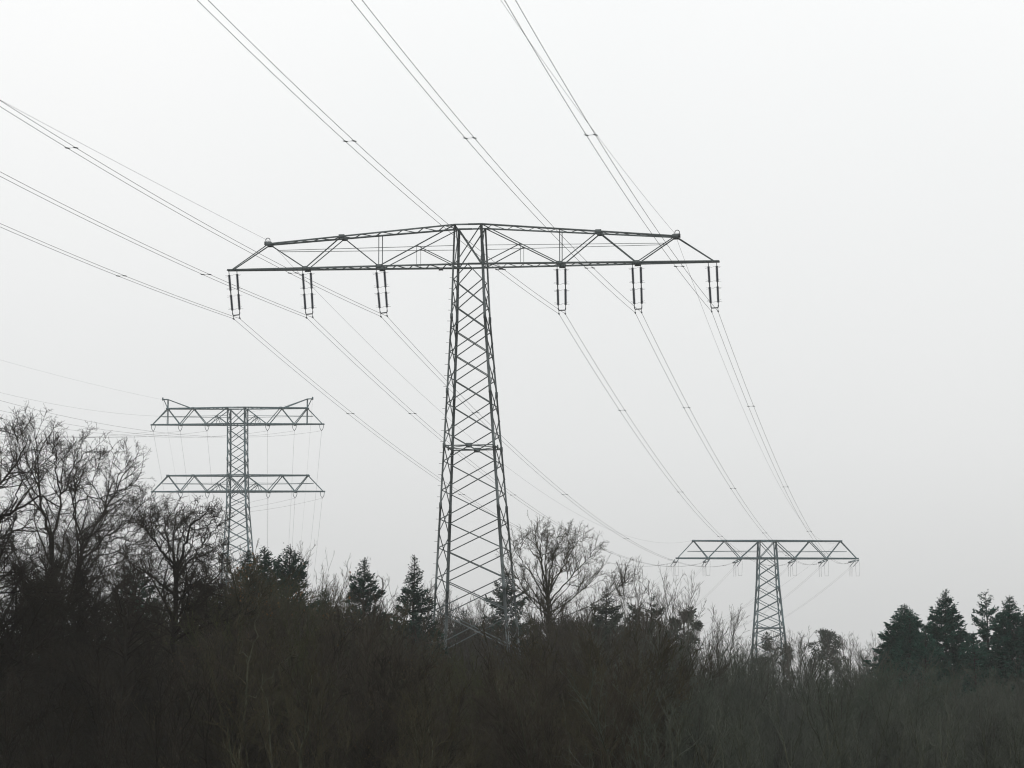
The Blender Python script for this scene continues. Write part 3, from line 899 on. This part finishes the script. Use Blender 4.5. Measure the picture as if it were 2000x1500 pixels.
put_slender(0, 1330, 1108, 175, 'thin upright bare tree in front of the pale far pylon')
put_slender(1, 1243, 1092, 180, 'wispy bare tree between the fan-shaped tree and the far pylon')
put_slender(2, 1288, 1118, 178, 'low wispy bare tree, left neighbour of the thin upright one by the far pylon')
put_slender(1, 1392, 1182, 185, 'small bare tree sinking to the low thicket just before the far pylon')
put_slender(0, 644, 1082, 170, 'slim bare tree between the two-peaked conifer and the pointed conifer', wide=.8)
put_slender(2, 668, 1118, 165, 'shorter bare tree beside the pointed conifer')
put_slender(1, 762, 1128, 172, 'bare tree filling the gap between the two spire-shaped conifers')
put_slender(2, 880, 1140, 230, 'bare tree seen through the legs of the near pylon')
put_slender(0, 940, 1118, 228, 'bare tree behind the far leg of the near pylon')
put_slender(1, 915, 1168, 226, 'low bare tree in the middle of the near pylon base')
put_slender(2, 542, 1058, 190, 'thin bare tree tip just left of the two-peaked conifer')
put_slender(1, 622, 1120, 180, 'bare tree just right of the two-peaked conifer')
put_slender(0, 1204, 1116, 190, 'bare tree rising behind the dull pine beside the fan-shaped tree', wide=1.1)
# hazy bare trees along the low skyline
far_px = [(1420, 1232), (1455, 1240), (1480, 1236), (1512, 1228), (1545, 1220), (1560, 1226), (1585, 1240), (1655, 1228), (1672, 1222), (1690, 1232), (1708, 1226), (1722, 1238)]
for i, (px, yt) in enumerate(far_px):
    put_slender(i % 3, px, yt + 10, 240 + 13 * (i % 5), 'hazy bare tree on the low skyline around the foot of the far pylon', 'hazy bare trees on the low skyline', 1.25)

# conifers ------------------------------------------------------------------
def conifer(px, yt, Y, Rb, seed, label, needle='needle', **k):
    top = at(px, yt, Y)
    o = spruce('conifer', top[2], Rb, seed, M[needle], label=label, **k)
    o.location = (top[0], Y, 0)
    return o


conifer(808, 1083, 165, 4.5, 1, 'regular spire-shaped conifer standing nearest the near pylon', power=1.0, irregular=.16, gap=.36, nb=10, z0=.4, lift=.35)
conifer(711, 1088, 165, 4.7, 2, 'pointed dense conifer between the two-peaked and the spire-shaped conifers', power=1.0, irregular=.2, gap=.3, nb=10, lift=.5, z0=.4)
conifer(566, 1062, 152, 5.2, 3, 'conifer with two peaks, tallest of the group behind the thicket', tops=2, power=.95, irregular=.18, z0=.4, gap=.32, nb=10, lift=.4)
conifer(516, 1066, 150, 4.8, 4, 'dense conifer directly in front of the two-level pylon foot', power=.95, irregular=.18, z0=.4, gap=.32, nb=10, lift=.4)
conifer(484, 1074, 156, 4.4, 5, 'broad dark conifer between the gnarled tree and the dense conifer', tops=2, power=.95, irregular=.18, z0=.4, gap=.32, nb=10, lift=.4)
conifer(988, 1112, 228, 5.6, 6, 'dark conifer behind the lower leg of the near pylon', power=.85, irregular=.25, z0=.4)
conifer(905, 1186, 232, 5.0, 7, 'small dark conifer inside the base of the near pylon', power=.9, z0=.3)
conifer(1184, 1142, 182, 5.0, 8, 'ragged conifer just right of the fan-shaped bare tree', needle='needle_pine', tops=2, irregular=.3, power=.95, z0=.3, gap=.34, nb=9, lift=.3)
conifer(70, 1118, 150, 4.2, 9, 'dark conifer behind the trunk of the tall bare tree at the edge', power=.8, z0=.3)
conifer(262, 1098, 150, 4.4, 10, 'dark conifer between the forked tree and the gnarled tree', tops=2, power=.8, z0=.3)
conifer(392, 1130, 150, 4.0, 17, 'low dark conifer at the foot of the gnarled tree', power=.8, z0=.3)
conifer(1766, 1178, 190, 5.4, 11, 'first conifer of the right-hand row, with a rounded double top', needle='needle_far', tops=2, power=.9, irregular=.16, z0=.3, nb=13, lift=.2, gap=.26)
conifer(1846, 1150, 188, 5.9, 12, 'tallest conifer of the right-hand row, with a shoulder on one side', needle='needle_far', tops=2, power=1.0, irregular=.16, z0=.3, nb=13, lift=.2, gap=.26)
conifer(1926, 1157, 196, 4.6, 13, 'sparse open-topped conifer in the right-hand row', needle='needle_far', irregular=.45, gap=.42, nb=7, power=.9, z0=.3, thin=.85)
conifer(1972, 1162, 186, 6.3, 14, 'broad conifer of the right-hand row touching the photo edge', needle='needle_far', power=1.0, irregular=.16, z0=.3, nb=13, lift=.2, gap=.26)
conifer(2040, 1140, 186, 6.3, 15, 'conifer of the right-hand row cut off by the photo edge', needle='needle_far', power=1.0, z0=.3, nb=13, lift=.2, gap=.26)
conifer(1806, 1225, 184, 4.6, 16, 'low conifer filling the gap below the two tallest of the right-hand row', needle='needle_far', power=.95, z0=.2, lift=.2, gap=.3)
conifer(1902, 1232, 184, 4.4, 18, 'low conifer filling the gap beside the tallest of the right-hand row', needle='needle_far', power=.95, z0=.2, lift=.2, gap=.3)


def put_pine(px, yt, Y, seed, label, **k):
    top = at(px, yt, Y)
    o = pine('pine_tree', top[2], seed, M['needle_pine'], label=label, **k)
    o.location = (top[0], Y, 0)


conifer(1272, 1163, 192, 4.4, 41, 'irregular dark conifer with an open top below the thin upright bare tree', needle='needle_pine', irregular=.5, power=.8, z0=.3, gap=.45, nb=7, lift=.5, thin=.8)
conifer(1240, 1180, 190, 4.2, 42, 'small dull conifer squeezed between the ragged and the irregular conifers', needle='needle_pine', irregular=.35, power=.9, z0=.3, gap=.4, nb=8)
put_pine(1340, 1200, 182, 43, 'low pine with spreading clumped tips, standing before the far pylon', R0=2.6, z0=.6, n=12, up=.35, clump=.3)
put_pine(1615, 1238, 290, 44, 'flat-topped pine on the skyline right of the far pylon', R0=4.2, z0=.74, n=18, clump=.55, up=.15)
put_pine(1492, 1251, 300, 45, 'little dark pine at the foot of the far pylon', R0=1.6, z0=.5, n=14)
put_pine(1535, 1258, 300, 46, 'little dark pine right of the far pylon foot', R0=1.4, z0=.5, n=12)

# thicket ---------------------------------------------------------------------
SH = 6.0
dk = [shrub_proto(51 + k, SH, (M['bark_dark'], M['twig_dark']), (M['ivy'], .25, .045) if k == 1 else None, stems=16) for k in range(3)]
md = [shrub_proto(61 + k, SH, (M['bark_green'], (M['twig_brown'], M['twig_olive'], M['twig_umber'], M['twig_red'])[k]), (M['leaf_olive'] if k % 2 else M['leaf_brown'], .22, .035) if k < 3 else None, stems=16) for k in range(4)]
hz = [shrub_proto(71 + k, SH, (M['bark_brown'], (M['twig_haze'], M['twig_haze'], M['twig_haze_green'])[k]), (M['leaf_olive'], .2, .03) if k == 2 else None, stems=18, spread=.28, twig_r=.0048) for k in range(3)]
og = shrub_proto(81, SH, (M['bark_brown'], M['twig_brown']), (M['leaf_orange'], .10, .065), stems=8)
pool = {'dk': dk, 'md': md, 'hz': hz}
TOP = {k: [built_top(o, 98) for o in v] for k, v in pool.items()}
ptaken = set()
sky = [(-200, 1215), (0, 1220), (120, 1225), (230, 1205), (330, 1190), (420, 1160), (470, 1140), (540, 1146), (600, 1160), (660, 1190), (720, 1200), (790, 1212), (835, 1250),
       (870, 1268), (930, 1274), (990, 1266), (1030, 1240), (1080, 1222), (1150, 1200), (1230, 1215), (1300, 1240), (1360, 1262), (1450, 1262), (1600, 1262), (1700, 1275), (1800, 1290), (1900, 1295), (2200, 1290)]
sx, sy = zip(*sky)
GL = {'dk': ('almost black leafless shrub in the dark thicket below the large bare trees', 'dark shrubs under the large bare trees'),
      'md': ('brown leafless shrub with scattered withered leaves in the thicket before the near pylon', 'brown shrubs before the near pylon'),
      'hz': ('greyish hazy leafless shrub in the thicket below the far pylon and conifer row', 'hazy shrubs below the far pylon')}


def put_shrub(kind, x, Y, h, wide):
    P = pool[kind]; k = rnd.randrange(len(P)); o = P[k]
    if (kind, k) in ptaken: o = copy_tree(o)
    ptaken.add((kind, k))
    tag(o, GL[kind][0], 'shrub', GL[kind][1])
    o.location = (x, Y, 0); s = h / TOP[kind][k]
    o.scale = (s * wide, s * wide, s); o.rotation_euler = (rnd.gauss(0, .03), rnd.gauss(0, .03), rnd.uniform(0, 6.28))


GL['bk'] = ('brown leafless shrub in the row standing behind the legs of the near pylon', 'shrubs behind the near pylon')
pool['bk'] = [shrub_proto(85 + k, SH, (M['bark_green'], (M['twig_brown'], M['twig_umber'])[k]), None, stems=16) for k in range(2)]
TOP['bk'] = [built_top(o, 98) for o in pool['bk']]
for i in range(40):
    px = 690 + 15 * i + rnd.uniform(-10, 10); Yv = rnd.uniform(222, 246)
    put_shrub('bk', (px - 1000) / F * Yv, Yv, at(px, 1218 + rnd.uniform(-8, 40), Yv)[2], rnd.uniform(.8, 1.05))
rows = [(62, 95, 150), (72, 80, 135), (84, 62, 125), (97, 45, 115), (112, 28, 105), (128, 14, 95), (146, 2, 88)]
for Yr, drop, stepx in rows:
    px = -120 + rnd.uniform(0, 60)
    while px < 2120:
        Yv = Yr + rnd.uniform(-6, 6)
        yt = np.interp(px, sx, sy) + drop * rnd.uniform(.6, 1.6) + abs(rnd.gauss(0, 22)) + 12 * math.sin(px / 43 + Yr) + (34 if rnd.random() < .25 else 0)
        h = at(px, yt, Yv)[2]
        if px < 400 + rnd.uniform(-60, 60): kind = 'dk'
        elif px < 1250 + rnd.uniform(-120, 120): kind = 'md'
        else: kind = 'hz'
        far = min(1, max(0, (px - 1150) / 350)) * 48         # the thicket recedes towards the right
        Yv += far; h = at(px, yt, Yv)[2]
        if px < 430 and Yr < 80:                             # open in front of the large trees
            px += stepx * .8
            if rnd.random() < .5: continue
            h *= .8
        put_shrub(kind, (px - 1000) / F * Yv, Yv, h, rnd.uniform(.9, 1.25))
        px += stepx * rnd.uniform(.75, 1.25) * (100 / Yr) ** .2
# slim young trees standing in the thicket, trunks showing
def young(seed, H, bark, twig, lean):
    rng = np.random.default_rng(seed)
    zf = H * rng.uniform(.3, .5)
    bend = np.array([lean * .5, 0, 0])
    limbs = [([np.zeros(3), np.array([.1, .05, zf * .5]), bend * .4 + np.array([0, 0, zf])], .095, .07)]
    for i in range(rng.integers(2, 4)):
        a = rng.uniform(0, 6.28); d = H * rng.uniform(.08, .2)
        f0 = bend * .4 + np.array([0, 0, zf])
        limbs.append(([f0, f0 + np.array([d * .5 * math.cos(a), d * .5 * math.sin(a), (H - zf) * .45]) + bend * .3,
                       f0 + np.array([d * math.cos(a), d * math.sin(a), H - zf]) + bend], .062, .012))
    for i in range(5):
        z = H * rng.uniform(.25, .6); a = rng.uniform(0, 6.28); d = H * rng.uniform(.12, .28)
        p = np.array([.08, .03, z]) if z < zf else bend * .4 + np.array([0, 0, zf])
        limbs.append(([p, p + np.array([d * .6 * math.cos(a), d * .6 * math.sin(a), d * .5]), p + np.array([d * math.cos(a), d * math.sin(a), d * 1.6])], .024, .007))
    return bare_tree('young_tree', (0, 0, 0), limbs, seed, bark, twig, dens=(2.2, 3.6, 5.0), orders=3, ang=.5, up=.2, wig=.12, twig_r=.005, lmax=(1.7, .9, .45))


YT = {'dk': [young(200 + k, 9, M['bark_dark'], M['twig_dark'], .8 * (k - 1)) for k in range(3)],
      'md': [young(210 + k, 9, (M['bark_sapling'], M['bark_green'], M['bark_dark'])[k], M['twig_brown'], .7 * (k - 1)) for k in range(3)],
      'hz': [young(220 + k, 9, (M['bark_green'], M['bark_sapling'])[k], M['twig_haze'], .6 * (k - 1)) for k in range(2)]}
YTOP = {k: [built_top(o) for o in v] for k, v in YT.items()}
YL = {'dk': ('slim black trunk with bare twigs standing in the dark thicket under the large bare trees', 'slim trees in the dark thicket'),
      'md': ('slim brown trunk with bare twigs standing in the thicket before the near pylon', 'slim trees before the near pylon'),
      'hz': ('slim grey trunk with bare twigs standing in the hazy thicket below the far pylon', 'slim trees in the hazy thicket')}
ydone = set()
for i in range(58):
    px = -40 + 2080 * (i + rnd.uniform(.1, .9)) / 58
    kind = 'dk' if px < 410 else ('md' if px < 1240 else 'hz')
    k = rnd.randrange(len(YT[kind])); o = YT[kind][k]
    if (kind, k) in ydone: o = copy_tree(o)
    ydone.add((kind, k))
    Yv = rnd.choice([42, 46, 50, 54, 58, 66, 90, 108])
    yt = np.interp(px, sx, sy) + (118 - Yv) * 1.1 + rnd.uniform(-14, 60)
    h = at(px, yt, Yv)[2]; sc_ = h / YTOP[kind][k]
    o.location = ((px - 1000) / F * Yv, Yv, 0); o.scale = (sc_, sc_, sc_); o.rotation_euler = (0, 0, rnd.uniform(0, 6.28))
    tag(o, YL[kind][0], 'tree', YL[kind][1])
for kind, v in YT.items():                                # a prototype that was never placed is dropped
    for k, o in enumerate(v):
        if (kind, k) not in ydone:
            for ch in list(o.children): bpy.data.objects.remove(ch)
            bpy.data.objects.remove(o)
# autumn coloured shrubs
for i, (px, yt, Yv, lab) in enumerate(((578, 1142, 128, 'shrub with orange leaves near the top of the thicket below the two-peaked conifer'),
                                       (430, 1118, 126, 'shrub with orange leaves beside the gnarled tree'),
                                       (556, 1175, 118, 'shrub with orange leaves lower in the thicket below the dense conifer'))):
    o = og if i == 0 else copy_tree(og)
    tag(o, lab, 'shrub', 'shrubs with orange leaves')
    h = at(px, yt, Yv)[2]
    o.location = ((px - 1000) / F * Yv, Yv, 0); o.scale = (h / SH * .7, h / SH * .7, h / SH); o.rotation_euler = (0, 0, i * 2.1)

# pale stems
Y = 56
b = at(460, 1500, Y); b = np.array([b[0], b[1], 0])
bare_tree('sapling', b, [
    ([b, at(464, 1490, Y), at(474, 1380, Y), at(484, 1300, Y)], .04, .028),
    L([(484, 1300), (474, 1270), (470, 1230), (466, 1200)], Y, .022, .008, -.5),
    L([(484, 1300), (497, 1255), (500, 1220), (506, 1170), (508, 1150)], Y, .022, .008, .5),
    L([(478, 1370), (515, 1340), (550, 1300), (580, 1265)], Y, .016, .006, .5)],
    91, M['bark_sapling'], M['twig_brown'], dens=(3.0, 4, 5), orders=3, lmax=(1.0, .5, .25), twig_r=.004,
    label='sapling with a pale forked stem in front of the dark thicket', cat='tree')
# ---------------------------------------------------------------- ground, air
def sheet(name, x0, x1, y0, y1, n, m_, amp):
    rng = np.random.default_rng(3)
    X, Yg = np.meshgrid(np.linspace(x0, x1, n), np.linspace(y0, y1, n))
    Z = amp * rng.normal(size=X.shape) * 0
    V = np.stack([X, Yg, Z], -1).reshape(-1, 3)
    idx = np.arange(n * n).reshape(n, n)
    Q = np.stack([idx[:-1, :-1], idx[:-1, 1:], idx[1:, 1:], idx[1:, :-1]], -1).reshape(-1, 4)
    mb = MB(); mb.add(V, Q)
    o = mb.build(name, m_)
    tag(o, kind='structure')
    return o


sheet('ground', -1500, 1500, -290, 2400, 24, M['soil'], 0)
hm = bpy.data.materials.new('thin winter haze'); hm.use_nodes = True
nt = hm.node_tree; nt.nodes.clear()
out = nt.nodes.new('ShaderNodeOutputMaterial'); pv = nt.nodes.new('ShaderNodeVolumePrincipled')
pv.inputs['Color'].default_value = (.97, .98, .985, 1)
pv.inputs['Density'].default_value = .00023
pv.inputs['Anisotropy'].default_value = 0.2
nt.links.new(pv.outputs[0], out.inputs['Volume'])
hm.cycles.homogeneous_volume = True
mb = MB(); mb.box((0, 1050, 44), 3100, 2760, 90)
hz_o = mb.build('haze', hm); tag(hz_o, kind='stuff')
hz_o.display_type = 'WIRE'

# ------------------------------------------------------------ sky, light, camera
SUN_EL, SUN_AZ = R(50), R(200)
w = bpy.data.worlds.new('World'); bpy.context.scene.world = w; w.use_nodes = True
nt = w.node_tree; bg = nt.nodes['Background']
sk = nt.nodes.new('ShaderNodeTexSky'); sk.sky_type = 'NISHITA'; sk.sun_disc = False
sk.sun_elevation = SUN_EL; sk.sun_rotation = SUN_AZ; sk.dust_density = 4
hs = nt.nodes.new('ShaderNodeHueSaturation'); hs.inputs['Saturation'].default_value = .12
hs.inputs['Value'].default_value = .10
tc = nt.nodes.new('ShaderNodeTexCoord'); nz = nt.nodes.new('ShaderNodeTexNoise')
nz.inputs['Scale'].default_value = 2.2; nz.inputs['Detail'].default_value = 3
cr = nt.nodes.new('ShaderNodeValToRGB')
cr.color_ramp.elements[0].position = .3; cr.color_ramp.elements[0].color = (.93, .945, .945, 1)
cr.color_ramp.elements[1].position = .7; cr.color_ramp.elements[1].color = (1.0, 1.0, .995, 1)
sep = nt.nodes.new('ShaderNodeSeparateXYZ'); el = nt.nodes.new('ShaderNodeValToRGB')   # overcast sky: brighter with height
for e_, (p_, v_) in zip([el.color_ramp.elements[0], el.color_ramp.elements[1]], ((0.0, .645), (.27, 1.06))):
    e_.position = p_; e_.color = (v_, v_, v_, 1)
e_ = el.color_ramp.elements.new(.10); e_.color = (.86, .86, .86, 1)
nt.links.new(tc.outputs['Generated'], sep.inputs[0]); nt.links.new(sep.outputs['Z'], el.inputs[0])
deck = nt.nodes.new('ShaderNodeMixRGB'); deck.blend_type = 'MULTIPLY'; deck.inputs[0].default_value = 1
mx = nt.nodes.new('ShaderNodeMixRGB'); mx.inputs[0].default_value = .88      # cloud deck over the clear sky
nt.links.new(tc.outputs['Generated'], nz.inputs[0]); nt.links.new(nz.outputs['Fac'], cr.inputs[0])
nt.links.new(sk.outputs[0], hs.inputs['Color']); nt.links.new(hs.outputs[0], mx.inputs[1]); nt.links.new(cr.outputs[0], deck.inputs[1]); nt.links.new(el.outputs[0], deck.inputs[2]); nt.links.new(deck.outputs[0], mx.inputs[2])
nt.links.new(mx.outputs[0], bg.inputs[0]); bg.inputs[1].default_value = 1.08
sun = bpy.data.lights.new('sun', 'SUN'); sun.energy = .5; sun.angle = R(40); sun.color = (1, .98, .95)
so = bpy.data.objects.new('sun', sun); C.objects.link(so); so.rotation_euler = (R(90) - SUN_EL, 0, math.pi - SUN_AZ + math.pi)

cam = bpy.data.cameras.new('camera'); cam.sensor_width = 36; cam.lens = 36 * F / 2000; cam.clip_start = .5; cam.clip_end = 6000
co = bpy.data.objects.new('camera', cam); C.objects.link(co); co.location = (0, 0, CAM_H); co.rotation_euler = (R(90) + PITCH, 0, 0)
sc = bpy.context.scene
sc.camera = co
sc.view_settings.view_transform = 'Standard'; sc.view_settings.look = 'None'; sc.view_settings.exposure = 0; sc.view_settings.gamma = 1
sc.cycles.max_bounces = 5; sc.cycles.diffuse_bounces = 3; sc.cycles.volume_bounces = 2
sc.cycles.use_denoising = True
sc.cycles.filter_width = 1.15
sc.cycles.use_adaptive_sampling = False
